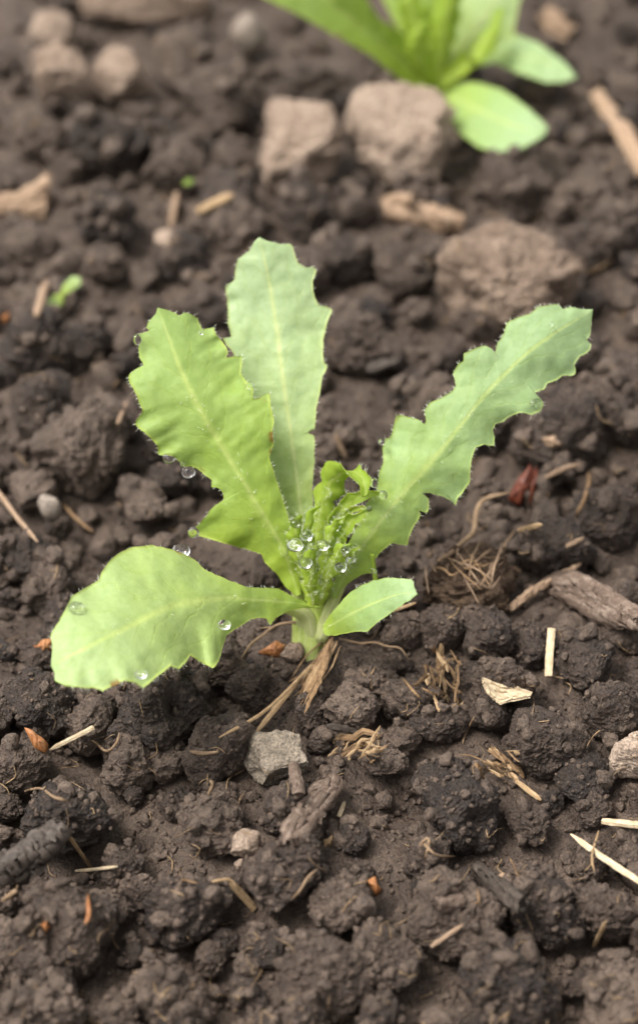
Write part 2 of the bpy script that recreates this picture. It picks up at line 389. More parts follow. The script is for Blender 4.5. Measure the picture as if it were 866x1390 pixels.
while len(placed) < 316 and tries < 9000:
    tries += 1
    px, py = rr.uniform(-30, 896), 1420-1460*rr.random()**1.12
    p = at_z(px, py); s = rr.choice((.3, .34, .38, .42, .48, .55, .65))*rr.uniform(.85, 1.15)
    if math.hypot(p[0], p[1]) < .75+s: continue
    if any(math.hypot(p[0]-a, p[1]-b_) < .66*(s+c) for a, b_, c in placed): continue
    clod(px, py, s*2*pxs(p), sq=(1, rr.uniform(.8, 1), rr.uniform(.7, .95)), sink=rr.uniform(.0, .28))

# ------------------------------------------------------------------ crumbs dropped on every surface
def dg():
    bpy.context.view_layer.update(); return bpy.context.evaluated_depsgraph_get()
DG = dg()
def down(x, y):
    h, loc, nor, _i, ob, _m = sc.ray_cast(DG, (x*U, y*U, .2), (0, 0, -1))
    return (np.array(loc)/U, np.array(nor), ob.name) if h else (np.array((x, y, 0)), np.array((0, 0, 1.)), 'ground')
base = [lump(700+i, 3, .7, 6, .95, (.65, 1.2), 1.0)[0] for i in range(14)]; baseS = [lump(720+i, 2, .5, 5, .95, (.65, 1.2), 1.0)[0] for i in range(8)]
baseL = [lump(740+i, 3, .8, 5, .9, (.7, 1.2), 1.0)[0] for i in range(6)]
Vs, Fs, cnt = [], [], 0
def rotm(r):
    e = Euler((r.uniform(0, 6.28), r.uniform(0, 6.28), r.uniform(0, 6.28))).to_matrix(); return np.array(e)
for i in range(11900):
    if i < 10800:
        px, py = rr.uniform(-60, 926), 1440-1500*rr.random()**1.2; p = at_z(px, py if i < 10400 else rr.uniform(60, 860), .2); x, y = p[0], p[1]
    else: x, y = rr.uniform(-12, 12), rr.uniform(-13, 22)
    if math.hypot(x, y) < .55: continue
    hit, nor, on = down(x, y)
    if not on.startswith(('ground', 'soil')): continue
    s = min(.04*(1-rr.random())**-.5, .22)*rr.uniform(.8, 1.2)
    mid_ = 10400 <= i < 10800
    if mid_: s = rr.uniform(.2, .42)
    if i >= 10800:
        s = rr.choice((.2, .25, .3, .4, .5, .65))*rr.uniform(.8, 1.2); qx, qy = project((x, y, 0))
        if -20 < qx < 886 and -20 < qy < 1410: continue
    lv = 4 if mid_ else 3 if i >= 10800 else (3 if s > .12 else 2)
    B = rr.choice({4: baseL, 3: base, 2: baseS}[lv]); f = ico(min(lv, 3))[1]
    if rr.random() < .25 and s < .15: s *= .6
    V = (B*np.array((1, rr.uniform(.7, 1), rr.uniform(.7, 1))))@rotm(rr)*s+hit+nor*s*rr.uniform(.0, .45)
    Vs.append(V); Fs.append(f+cnt); cnt += len(V)
o = obj('soil_crumbs', np.concatenate(Vs), np.concatenate(Fs), M['soil'], origin=(0, 0, 0))
tag(o, 'fine dark crumbs of moist soil strewn over the bed', 'soil', kind='stuff')
DG = dg()

# ------------------------------------------------------------------ litter
def hit_k(px, py):
    d = raydir(px, py); dn = d/np.linalg.norm(d)
    h, loc, *_ = sc.ray_cast(DG, Vector(CAM*U), Vector(dn))
    if not h: return at_z(px, py)@FWD-CAM@FWD
    return float((np.array(loc)/U-CAM)@FWD)
def catmull(P, n):
    P = np.asarray(P, float)
    if len(P) == 2: return P[0]+(P[1]-P[0])*np.linspace(0, 1, n)[:, None]
    Q = np.vstack([2*P[0]-P[1], P, 2*P[-1]-P[-2]]); L = np.r_[0, np.cumsum(np.linalg.norm(np.diff(P[:, :2], axis=0), axis=1))]
    out = []
    for s in np.linspace(0, L[-1], n):
        i = min(np.searchsorted(L, s, 'right')-1, len(P)-2); t = (s-L[i])/max(L[i+1]-L[i], 1e-9)
        a, b_, c, d = Q[i:i+4]
        out.append(.5*((2*b_)+(c-a)*t+(2*a-5*b_+4*c-d)*t*t+(3*b_-a-3*c+d)*t**3))
    return np.array(out)
def lay(pts, n=14, deg=1, above=.75, lift=0.03, ends=(0, 0)):
    """pixel polyline -> world curve resting on the soil under it (a smooth depth that stays above most of it)"""
    q = catmull(np.array(pts, float), n); t = np.linspace(0, 1, n)
    k = np.array([hit_k(a, b_) for a, b_ in q]); c = np.polyval(np.polyfit(t, k, min(deg, n-1)), t)
    c = c+np.quantile(k-c, 1-above)-lift-ends[0]*(1-t)-ends[1]*t
    return np.array([at_k(a, b_, d) for (a, b_), d in zip(q, c)])
def loft(P, wid, thk, seed=0, ns=8, rough=.12, twist=0, taper=(1, 1), power=2.0, hollow=False):
    P = np.asarray(P); n = len(P); T = np.gradient(P, axis=0); T /= np.linalg.norm(T, axis=1)[:, None]
    r = np.random.default_rng(seed); V = []; gr = []; al = []
    view = -FWD
    for i in range(n):
        t = i/(n-1); S = np.cross(T[i], view); S /= np.linalg.norm(S)+1e-9; Nn = np.cross(S, T[i])
        a = twist*t; S, Nn = S*math.cos(a)+Nn*math.sin(a), Nn*math.cos(a)-S*math.sin(a)
        e = taper[0]+(1-taper[0])*min(1, t*6) if t < .5 else taper[1]+(1-taper[1])*min(1, (1-t)*6)
        for j in range(ns):
            th = 2*math.pi*j/ns; cx, sx = math.cos(th), math.sin(th)
            cx = math.copysign(abs(cx)**(2/power), cx); sx = math.copysign(abs(sx)**(2/power), sx)
            g = 1+rough*r.normal()
            V.append(P[i]+S*cx*wid*e*g+Nn*sx*thk*e*g); gr.append(j/ns*2 if j <= ns/2 else (ns-j)/ns*2); al.append(t*n*.12)
    Fc = [[i*ns+j, i*ns+(j+1) % ns, (i+1)*ns+(j+1) % ns, (i+1)*ns+j] for i in range(n-1) for j in range(ns)]
    Fc += [list(range(ns))[::-1], [(n-1)*ns+j for j in range(ns)]]
    return np.array(V), Fc, dict(grain=gr, along=al)
def strip(name, pts, wpx, mat, label=None, cat=None, thick=.6, n=None, deg=1, above=.75, parent=None, seed=None, group=None, taper=(.7, .35), rough=.05, wob=0, ns=7, ends=(0, 0), power=2.0, lift=.03):
    L = sum(math.dist(a, b_) for a, b_ in zip(pts, pts[1:])); n = n or int(max(8, min(40, L/5)))
    seed = seed if seed is not None else rr.randrange(9999)
    P = lay(pts, n, deg, above, lift+wpx/66/2*thick*.7, ends); s = pxs(P[n//2]); wd = wpx/s/2
    if wob: 
        t = np.linspace(0, 1, n); P = P+np.stack([vnoise(c3(t*n*.22+seed, t*0+k), seed+k) for k in range(3)], 1)*wob
    V, Fc, at = loft(P, wd, wd*thick, seed, ns, rough, rr.uniform(-.5, .5), taper, power)
    o = obj(name, V, Fc, M[mat], parent, attrs=at, smooth=name == 'rootlet')
    if label: tag(o, label, cat, group)
    return o
def straw(pts, wpx, label, mat='straw', **kw): return strip('straw', pts, wpx, mat, label, 'straw', **kw)
def root(pts, wpx, label, mat='root', **kw):
    return strip('rootlet', pts, wpx, mat, label, 'root', deg=3, taper=(.6, .3), wob=.035, **kw)

# dead stalk bundle at the stem foot
b0 = lay([(462, 868), (395, 958)], 6)[3]
st = empty('dead_stalk', b0, 'frayed dead brown stalk lying at the stem foot', 'stalk')
for i in range(15):
    a = (rr.gauss(456, 8), rr.gauss(872, 6)); t_ = rr.random(); e = (rr.gauss(408, 7), rr.gauss(944, 12))
    strip('fibre', [a, ((a[0]+e[0])/2+rr.gauss(0, 4), (a[1]+e[1])/2+rr.gauss(0, 4)), e], rr.uniform(2, 7), rr.choice(('straw', 'brown_straw', 'brown_straw')), parent=st, deg=1, above=.8, rough=.28, ns=6, thick=.4, taper=(.2, .1), ends=(rr.uniform(.1, .5), 0))
straw([(432, 896), (400, 930), (345, 998)], 8, 'pale split straw slanting away from the dead stalk', 'straw', above=.9)
straw([(425, 902), (360, 965), (298, 1001)], 5, 'thin pale straw lying below the split straw', 'straw', above=.9)
root([(328, 893), (345, 872), (368, 852), (400, 846), (438, 848)], 4, 'thin tan rootlet looped in front of the stem', above=1, lift=.4)
root([(462, 864), (485, 872), (515, 876), (542, 879), (556, 894)], 3.4, 'fine curved rootlet under the small rounded leaf', above=1, lift=.3)
root([(508, 905), (503, 920), (507, 938)], 3, 'short hooked rootlet under the small rounded leaf')

# wood and bark
def sheet(P, nrow, ncol, u, v, thick):
    """grid of points -> closed leaf of real thickness"""
    G = P.reshape(nrow, ncol, 3); du = np.gradient(G, axis=0); dv = np.gradient(G, axis=1)
    nn = np.cross(du, dv); nn /= np.linalg.norm(nn, axis=2)[..., None]+1e-9
    nn = nn.reshape(-1, 3)
    th = (thick*(1-.55*np.abs(v)**3))[:, None]/2
    V = np.vstack([P+nn*th, P-nn*th]); S = nrow*ncol
    i = (np.arange(nrow-1)[:, None]*ncol+np.arange(ncol-1)[None, :]).ravel()
    q = np.stack([i, i+1, i+ncol+1, i+ncol], 1)
    per = np.r_[np.arange(ncol), np.arange(1, nrow)*ncol+ncol-1, (nrow-1)*ncol+np.arange(ncol-2, -1, -1), np.arange(nrow-2, 0, -1)*ncol]
    p2 = np.roll(per, -1); side = np.stack([per, per+S, p2+S, p2], 1)
    return V, np.vstack([q[:, ::-1], q+S, side]), np.r_[u, u], np.r_[v, v]
def resample(E, mid, n):
    """edge polyline sampled evenly in a blend of its own length and its progress along the midrib"""
    E = np.array(E, float); m = catmull(mid, 80)[:, :2]
    fine = np.concatenate([a+(b_-a)*np.linspace(0, 1, 12, endpoint=False)[:, None] for a, b_ in zip(E[:-1], E[1:])]+[E[-1:]])
    L = np.r_[0, np.cumsum(np.linalg.norm(np.diff(fine, axis=0), axis=1))]; L /= L[-1]
    pr = np.array([np.argmin(((m-q)**2).sum(1)) for q in fine])/79.0; pr = np.maximum.accumulate(pr); pr = (pr-pr[0])/max(pr[-1]-pr[0], 1e-6)
    w_ = .5*L+.5*pr; tt = np.linspace(0, 1, n)
    R_ = np.stack([np.interp(tt, w_, fine[:, 0]), np.interp(tt, w_, fine[:, 1])], 1)
    en = np.minimum(1, np.minimum(tt, 1-tt)*12)[:, None]; q = R_*.16; q = c3(q[:, 0], q[:, 1])
    return R_+en*np.stack([vnoise(q, 61), vnoise(q+33, 62)], 1)*.55+en*np.stack([vnoise(q*2.7, 63), vnoise(q*2.7+33, 64)], 1)*.4
def plate(name, left, right, thick, mat, label, cat, lift=.08, ridge=.05, fr=5, seed=1, rows=46, half=10, tilt=0.0, bow=.12, above=.9):
    E0, E1 = np.array(left, float), np.array(right, float)
    mid = [tuple((np.array(left[0])+right[0])/2)]+[tuple((E0[int(f*(len(E0)-1))]+E1[int(f*(len(E1)-1))])/2) for f in (.33, .66)]+[tuple((E0[-1]+E1[-1])/2)]
    mc = catmull(np.array(mid), rows); Q = lay([tuple(p) for p in mid], rows, 1, above, lift); kk = (Q-CAM)@FWD
    Lr, Rr = resample(left, np.array(mid), rows), resample(right, np.array(mid), rows); cs = np.linspace(-1, 1, 2*half+1); t = np.linspace(0, 1, rows); pts, uu, vv = [], [], []
    for i in range(rows):
        for c in cs:
            e = Lr[i] if c < 0 else Rr[i]; p2 = mc[i]+(e-mc[i])*abs(c)
            pts.append((p2[0], p2[1], kk[i]+tilt*c+bow*c*c)); uu.append(t[i]); vv.append(c)
    A = np.array(pts); uu, vv = np.array(uu), np.array(vv)
    g = c3(vv*fr, uu*2.5+seed); A[:, 2] += ridge*(vnoise(g, seed)+.6*vnoise(g*2.3, seed+1))+ridge*.3*vnoise(c3(vv*9, uu*22), seed+2)
    P = np.array([at_k(*a) for a in A]); V, Fc, u, v = sheet(P, rows, len(cs), uu, vv*.55, thick)
    o = obj(name, V, Fc, M[mat], attrs=dict(grain=np.r_[vv, vv]*.7+np.repeat((0, .9), len(vv)), along=u*3)); return tag(o, label, cat)
def zz(x0, y0, sc_, pts): return [(x0+x/sc_, y0+y/sc_) for x, y in pts]
z10 = lambda p: zz(240, 840, 2.165, p); z6 = lambda p: zz(433, 960, 2, p); z7 = lambda p: zz(433, 600, 2, p); z5 = lambda p: zz(0, 960, 2, p); z11 = lambda p: zz(433, 240, 2, p)
plate('bark_chip', z10([(455, 470), (430, 478), (385, 510), (345, 560), (318, 610), (313, 640), (330, 657)]), z10([(470, 473), (480, 490), (476, 520), (440, 560), (412, 600), (385, 640), (345, 662)]), .22, 'bark', 'reddish grey bark chip with lengthwise ridges', 'bark', .22, .07, 4, 2)
plate('wood_chip', z10([(335, 430), (338, 470), (348, 520)]), z10([(350, 430), (362, 470), (370, 520)]), .14, 'bark', 'narrow brown wood splinter under the angular stone', 'wood chip', .12, .03, 3, 3, 24, 6)
plate('wood_chip', z6([(422, 430), (460, 482), (490, 520), (520, 545), (548, 557)]), z6([(428, 428), (470, 455), (510, 475), (543, 497), (557, 520)]), .2, 'dark_wood', 'dark brown wood splinter wedged between clods', 'wood chip', .2, .05, 5, 4)
plate('wood_chip', z6([(310, 525), (350, 519), (385, 514)]), z6([(318, 553), (355, 548), (398, 541)]), .14, 'bark', 'flat grey wood chip with a cut end', 'wood chip', .12, .03, 4, 5, 24, 6)
plate('bark_strip', z7([(612, 388), (640, 365), (700, 360), (760, 392), (820, 438), (880, 470)]), z7([(612, 392), (650, 412), (690, 438), (740, 472), (800, 492), (880, 505)]), .3, 'bark', 'weathered grey brown bark strip half sunk in soil', 'bark', .2, .10, 4, 6)
plate('rotten_wood', z5([(-30, 440), (40, 388), (100, 352), (168, 316)]), z5([(-30, 500), (50, 468), (115, 425), (160, 375), (180, 330)]), .35, 'dark_wood', 'dark smooth wedge of rotten wood', 'wood', .15, .09, 4, 7, bow=.14)
plate('wood_chip', z11([(178, 85), (250, 74), (340, 90), (388, 115)]), z11([(178, 108), (265, 125), (340, 152), (390, 140)]), .3, 'tan_wood', 'tan wood chunk in front of the blocky stones', 'wood chip', .25, .09, 3, 8)
plate('wood_chip', z11([(175, 62), (215, 48), (258, 55)]), z11([(180, 84), (220, 80), (258, 70)]), .2, 'tan_wood', 'small tan wood flake above the tan chunk', 'wood chip', .2, .05, 3, 9, 24, 6)
plate('wood_chip', [(800, 132), (835, 185), (870, 240)], [(815, 122), (850, 168), (890, 225)], .2, 'tan_wood', 'long tan splinter beside the blurred plant', 'wood chip', .2, .05, 3, 10, 24, 6)
plate('wood_chip', [(-12, 290), (25, 300), (62, 296)], [(-12, 268), (30, 262), (68, 236)], .2, 'tan_wood', 'broad orange tan wood flake in the bed', 'wood chip', .2, .09, 3, 11)
plate('wood_chip', [(728, 28), (762, 58)], [(742, 10), (780, 36)], .25, 'tan_wood', 'short tan flake behind the blurred plant', 'wood chip', .2, .06, 3, 12, 24, 6)
strip('twig', [(443, 986), (470, 990), (497, 997)], 10, 'dark_wood', 'charred black twig lying behind the tan shavings', 'twig', above=.9, rough=.2, ns=6)
strip('twig', [(498, 502), (542, 488)], 15, 'dark_wood', 'short black twig on soil between two toothed leaves', 'twig', above=.9, rough=.2, ns=6)

# straws
straw([(288, 1197), (312, 1194), (322, 1208)], 5, 'bent knee of broken pale straw', above=1, lift=.06)
straw([(312, 1196), (328, 1213), (346, 1234)], 11, 'flat frayed straw piece joined to a bent knee', thick=.35, above=.95, taper=(.5, 1))
straw([(91, 1130), (108, 1155), (127, 1182)], 6, 'brown straw leaning across another near rotten wood', above=.95, taper=(.4, .7))
straw([(103, 1182), (130, 1180), (160, 1176)], 5, 'short pale straw lying flat near rotten wood', 'pale_straw', above=.95)
straw([(68, 1018), (98, 1003), (127, 988)], 8, 'pale frayed straw beside the orange husk', 'pale_straw', thick=.5, above=.95, taper=(.3, 1))
straw([(774, 1132), (815, 1162), (870, 1198)], 9, 'long flat pale straw with pointed end', 'pale_straw', thick=.3, above=.95, taper=(.25, .8))
straw([(818, 1115), (845, 1118), (878, 1121)], 11, 'thick round pale straw end on dark clod', 'pale_straw', thick=.9, above=1, taper=(.8, 1))
straw([(812, 1128), (803, 1162), (806, 1182)], 3.5, 'thin upright straw crossing the long flat one', above=.9)
straw([(748, 853), (744, 918)], 11, 'upright pale straw stub stuck in soil', 'pale_straw', thick=.4, above=1, taper=(1, 1))
straw([(690, 828), (725, 800), (758, 784), (788, 764)], 12, 'knotty reddish tan straw beside the bark strip', 'tan_wood', thick=.8, above=.9, rough=.16)
straw([(-5, 663), (22, 700), (52, 736)], 7, 'curved tan straw beside the smooth pale pebble', 'tan_wood', above=.95)
straw([(86, 684), (104, 704), (126, 722)], 5, 'short brown straw past the smooth pale pebble', 'brown_straw', above=.95)
straw([(50, 428), (64, 380)], 12, 'short tan straw beside the tiny green sprout', 'tan_wood', above=.95)
straw([(268, 287), (316, 264)], 13, 'pale tan straw behind the tallest leaf', 'straw', above=.95)
straw([(240, 262), (232, 310)], 9, 'short upright tan straw behind the broad leaf', 'tan_wood', above=.95)
straw([(704, 720), (735, 712)], 9, 'small tan straw bit near the red scrap', 'straw', above=1)
straw([(768, 742), (792, 730)], 7, 'little orange straw bit beside a clod', 'tan_wood', above=1)
straw([(740, 648), (765, 636), (788, 630)], 7, 'thin tan straw trailing from the red scrap', 'tan_wood', above=.9)
straw([(516, 835), (565, 818)], 5, 'straw tip poking out under the rounded leaf', 'straw', above=1, lift=.5)
straw([(536, 640), (552, 600)], 7, 'blurred tan straw under the toothed leaf', 'tan_wood', above=.95)
straw([(455, 590), (470, 622)], 8, 'blurred tan straw behind the curled young leaf', 'tan_wood', above=.95)
straw([(160, 575), (172, 545)], 6, 'short tan straw beside the broad leaf edge', 'tan_wood', above=.95)
straw([(585, 1285), (628, 1255)], 7, 'blurred tan straw on the front clod', 'tan_wood', above=.95)
straw([(805, 1285), (822, 1250)], 7, 'blurred straw leaning on the front clod', 'straw', above=.95)
straw([(460, 1108), (468, 1088)], 7, 'tiny pale straw chip beside the bark chip', 'pale_straw', above=1)
root([(592, 762), (618, 744), (640, 722), (646, 690), (668, 676), (692, 668)], 7, 'tan root winding up from the fibrous lump', above=.95)
root([(32, 1076), (55, 1070), (72, 1080), (96, 1086)], 4, 'wavy pale rootlet on the damp slope', above=.95)
root([(258, 1020), (275, 1024), (296, 1022), (294, 1018)], 6, 'short thick tan rootlet on a clod top', above=1)
root([(284, 1078), (287, 1066), (282, 1060)], 5, 'tiny hooked rootlet in the soil hollow', above=1)
root([(125, 1008), (145, 1018), (158, 1008), (160, 996)], 4, 'curled fine rootlet near the pale frayed straw', above=1)
root([(240, 1205), (248, 1192), (270, 1200)], 3, 'thin dark rootlet arching over crumbs', 'brown_straw', above=1)
root([(115, 1252), (123, 1238), (120, 1214)], 7, 'rusty curled strip of skin on soil', 'orange_leaf', above=1)
root([(5, 1222), (22, 1210), (28, 1200)], 7, 'blurred tan rootlet on the front slope', above=1)
root([(572, 1140), (590, 1160), (618, 1162)], 4, 'fine branching rootlet below the big clod', above=1)
root([(650, 1205), (652, 1225), (645, 1226)], 3, 'reddish rootlet beside the dark splinter', 'brown_straw', above=1)
root([(570, 1148), (580, 1138), (576, 1170)], 4, 'pale twisted rootlet tuft below the big clod', above=1)
root([(690, 1165), (700, 1178), (703, 1192)], 3, 'thin brown rootlet hanging over a clod', 'brown_straw', above=1)
root([(645, 970), (630, 1000), (628, 1010)], 3, 'fine fibre hanging between clods', above=1)
root([(330, 1078), (323, 1092)], 3, 'fine pale fibre beside the narrow splinter', above=1)
root([(782, 700), (795, 665), (800, 640)], 6, 'blurred upright rootlet by the clod bank', 'brown_straw', above=.95)
root([(395, 1225), (415, 1195), (432, 1180)], 4, 'slanting straw coloured rootlet in the front soil', above=.95)

def shred_clump(name, cx, cy, rx, ry, n, label, mats, wr=(1.6, 5), aim=None, cat='shavings'):
    r0 = lay([(cx-2, cy), (cx+2, cy)], 3)[1]; e = empty(name, r0, label, cat)
    for i in range(n):
        x, y = rr.gauss(cx, rx*.4), rr.gauss(cy, ry*.4); a = (aim if aim is not None else 0)+rr.gauss(0, .45 if aim is not None else 1.4); l = rr.choice((.3, .5, .7, 1, 1.7))*rr.uniform(.8, 1.2)*max(rx, ry)*.7
        dx, dy = math.cos(a)*l/2, -math.sin(a)*l/2; c = rr.gauss(0, .07)*l; c2 = rr.gauss(0, .09)*l
        strip('shred', [(x-dx, y-dy), (x-dx*.2+c*.4, y-dy*.2+c), (x+dx*.3+c2*.3, y+dy*.3+c2), (x+dx, y+dy)], (rr.uniform(*wr) if rr.random() < .8 else wr[1]*rr.uniform(1, 1.9)), rr.choice(mats), parent=e, thick=.3, deg=rr.choice((1, 1, 2)), above=.9, lift=rr.uniform(-.06, .2), taper=(.15, .08), rough=.14, n=9, ns=4, ends=(rr.uniform(-.1, .2), rr.uniform(-.1, .2)))
    return e
shred_clump('shavings', 600, 922, 46, 42, 44, 'heap of tan fibrous shavings beside the dead stalk hollow', ('straw', 'brown_straw', 'brown_straw'))
shred_clump('shavings', 482, 1014, 42, 24, 30, 'tan fibrous shavings above the big knobbly clod', ('straw', 'brown_straw'), aim=.5)
shred_clump('shavings', 678, 1042, 40, 26, 34, 'greenish tan chopped stalk shavings between clods', ('straw', 'brown_straw'), aim=-.6)
plate('husk', z7([(441, 640), (470, 652), (500, 660), (535, 664), (578, 682)]), z7([(447, 662), (463, 690), (490, 712), (520, 702), (572, 692)]), .05, 'pale_straw', 'pale cream frayed husk beside the shavings', 'husk', .2, .06, 6, 14, tilt=-.2, bow=.05)
shred_clump('stalk_fibres', 640, 775, 66, 44, 24, 'loose brown stalk fibres on the fibrous lump', ('root', 'brown_straw', 'tan_wood'), (1.2, 3.4), cat='fibres')
straw([(700, 1060), (734, 1086)], 8, 'flat tan straw sticking out of chopped shavings', thick=.4, above=1)

def scrap(pts, label, mat, up=.12, name='leaf_scrap', cat='leaf scrap'):
    k = min(hit_k(*q) for q in pts)-.05; c = np.mean(pts, 0); ring = []
    for a, b_ in zip(pts, pts[1:]+pts[:1]):
        for t_ in (0, .33, .66): ring.append((a[0]+(b_[0]-a[0])*t_+rr.gauss(0, .6), a[1]+(b_[1]-a[1])*t_+rr.gauss(0, .6)))
    n = len(ring); V = []; rows = 4
    for lay_ in (0, .035):
        for q in range(rows):
            f = 1-q/rows
            for (x, y) in ring: V.append(at_k(c[0]+(x-c[0])*f, c[1]+(y-c[1])*f, k+lay_+up*(f*f)+.03*math.sin(x*.4)))
        V.append(at_k(c[0], c[1], k+lay_))
    Fc = []; S = rows*n+1
    for L_ in (0, 1):
        b_ = L_*S
        for q in range(rows-1):
            for j in range(n): Fc.append([b_+q*n+j, b_+q*n+(j+1) % n, b_+(q+1)*n+(j+1) % n, b_+(q+1)*n+j][::1 if L_ else -1])
        for j in range(n): Fc.append([b_+(rows-1)*n+j, b_+(rows-1)*n+(j+1) % n, b_+S-1][::1 if L_ else -1])
    for j in range(n): Fc.append([j, (j+1) % n, S+(j+1) % n, S+j])
    V = np.array(V); at = dict(grain=V[:, 0]*1.5, along=V[:, 1]*.7)
    return tag(obj(name, V, Fc, M[mat], attrs=at), label, cat)
scrap([(33, 987), (50, 994), (66, 1012), (64, 1023), (48, 1018)], 'curled orange husk with pale edge near a frayed straw', 'orange_leaf')
scrap([(46, 878), (58, 868), (74, 866), (72, 884), (58, 886)], 'bright orange scrap poking out under the low leaf', 'orange_leaf')
scrap([(350, 886), (372, 870), (388, 874), (382, 896)], 'orange brown leaf scrap against the stem foot', 'orange_leaf')
scrap([(688, 678), (700, 655), (718, 630), (728, 640), (716, 668), (704, 688)], 'dark red leaf scrap lying by the winding root', 'red_leaf')
scrap([(716, 690), (720, 660), (727, 628), (731, 640), (724, 680)], 'narrow red stalk beside the dark red scrap', 'red_leaf')
scrap([(498, 1195), (508, 1190), (518, 1208), (510, 1216)], 'small scarlet scrap between front clods', 'orange_leaf')
scrap([(56, 1255), (64, 1250), (70, 1258), (62, 1266)], 'blurred orange speck on the front clod', 'orange_leaf')
scrap([(0, 428), (12, 424), (16, 434), (4, 440)], 'blurred orange speck beside a tan straw', 'orange_leaf')
scrap([(440, 1140), (452, 1134), (450, 1148), (440, 1152)], 'tiny pale tan flake under the bark chip', 'straw')
scrap([(735, 595), (760, 588), (765, 605), (742, 610)], 'tan flake on soil under the serrated leaf', 'tan_wood')

# loose hair-thin fibres all over the soil
Vs, Fs, gA, aA, cnt = [], [], [], [], 0
for i in range(330):
    px, py = rr.uniform(-20, 886), 1400-1400*rr.random()**1.5; a = rr.uniform(0, 6.28); l = rr.uniform(5, 30)
    P = lay([(px, py), (px+math.cos(a)*l/2+rr.gauss(0, 3), py+math.sin(a)*l/2+rr.gauss(0, 3)), (px+math.cos(a+rr.gauss(0, .6))*l, py+math.sin(a)*l)], 7, 2, .95, .015)
    V, Fc, at = loft(P, rr.uniform(.004, .013), rr.uniform(.004, .01), i, 4, .2, 0, (.6, .3))
    Vs.append(V); Fs += [[k+cnt for k in f] for f in Fc]; gA += [g+i*.37 for g in at['grain']]; aA += at['along']; cnt += len(V)
o = obj('root_fibres', np.concatenate(Vs), Fs, M['straw'], origin=(0, 0, 0), attrs=dict(grain=gA, along=aA))
tag(o, 'fine pale root fibres scattered over the soil', 'fibres', kind='stuff')

# ------------------------------------------------------------------ leaves
def traced_leaf(parent, name, mid, left, right, mat, fold=.0, tilt=0.0, wave=.1, nw=4, bend=0, rows=320, half=14, thick=.04, seed=1, label=None, cup=0.0):
    """mid: (px,py,depth) from stalk to tip; left/right: pixel outlines from stalk to tip"""
    mc = catmull(mid, rows); Lr, Rr = resample(left, mid, rows), resample(right, mid, rows)
    cs = np.linspace(-1, 1, 2*half+1); cs = np.sign(cs)*np.abs(cs)**.85
    t = np.linspace(0, 1, rows); pts = []; uu = []; vv = []
    for i in range(rows):
        for c in cs:
            e = Lr[i] if c < 0 else Rr[i]; p2 = mc[i, :2]+(e-mc[i, :2])*abs(c); pts.append((p2[0], p2[1], 0.0)); uu.append(t[i]); vv.append(c)
    A = np.array(pts); cc = np.array(vv); D2 = ((A[:, None, 0]-mc[None, ::2, 0])**2+(A[:, None, 1]-mc[None, ::2, 1])**2)
    wt = np.exp(-(D2-D2.min(1)[:, None])/60.0); wt /= wt.sum(1)[:, None]; tp = wt@t[::2]; d = np.sqrt(D2.min(1))/66.0; a = np.abs(cc)
    q = c3(tp*nw*2, np.sign(cc)*7.5+seed*3.1); sg = np.sign(cc)
    A[:, 2] = wt@mc[::2, 2]-fold*d+tilt*d*sg+cup*d*d+wave*vnoise(q, seed)*np.minimum(1, (d/.8)**2)+wave*.3*vnoise(q*3+4, seed+3)*np.minimum(1, d/.9)**3
    pts = A
    A = np.array(pts); pk = np.stack([A[:, 0]/66, A[:, 1]/66, A[:, 0]*0+seed], 1)
    A[:, 2] += .04*vnoise(pk*2.2, seed)+.018*vnoise(pk*5, seed+2)
    P = np.array([at_k(a, b_, c) for a, b_, c in A])
    V, Fc, u, v = sheet(P, rows, len(cs), np.array(uu), np.array(vv), thick)
    o = obj(name, V, Fc, M[mat], parent, attrs=dict(along=u, across=v))
    if label: o['label'] = label
    EL = P.reshape(rows, -1, 3); return o, EL
def hairs(parent, roots, dirs, lens, rad=.0032, name='hairs', seed=0):
    r = np.random.default_rng(seed); V, Fc = [], []
    for p, d, l in zip(roots, dirs, lens):
        d = d/np.linalg.norm(d); s = np.cross(d, r.normal(size=3)); s /= np.linalg.norm(s); s2 = np.cross(d, s); b_ = len(V); bend = r.normal(size=3)*.25
        for j, (f, w_) in enumerate(((0, 1.), (.5, .8), (1, .25))):
            c = p+(d*f+bend*f*f)*l
            for a in (0, 2.09, 4.19): V.append(c+(s*math.cos(a)+s2*math.sin(a))*rad*w_)
        for j in (0, 1):
            for a in range(3): Fc.append([b_+3*j+a, b_+3*j+(a+1) % 3, b_+3*j+3+(a+1) % 3, b_+3*j+3+a])
    o = obj(name, V, Fc, M['hair'], parent, origin=ORG[parent.name]); o['kind'] = 'stuff'; return o
def leaf_hairs(leaf, G, n_edge=160, n_mid=40, ln=.075, seed=0, sides=(0, 1), lo=.15):
    r = np.random.default_rng(seed); rows, cols = G.shape[:2]; R, D, L = [], [], []
    for _ in range(n_edge):
        i = int(r.uniform(lo, .98)*rows); sd_ = r.choice(sides); e = G[i, -1 if sd_ else 0]; inn = G[i, cols//2]
        d = e-inn; d = d/np.linalg.norm(d)+r.normal(size=3)*.45; R.append(e); D.append(d); L.append(ln*r.uniform(.4, 1.1))
    for _ in range(n_mid):
        i = int(r.uniform(.05, .75)*rows); j = cols//2+r.integers(-2, 3); R.append(G[i, j]-FWD*.02); D.append(-FWD+r.normal(size=3)*.9); L.append(ln*r.uniform(.6, 1.3))
    return hairs(leaf, R, D, L, seed=seed)

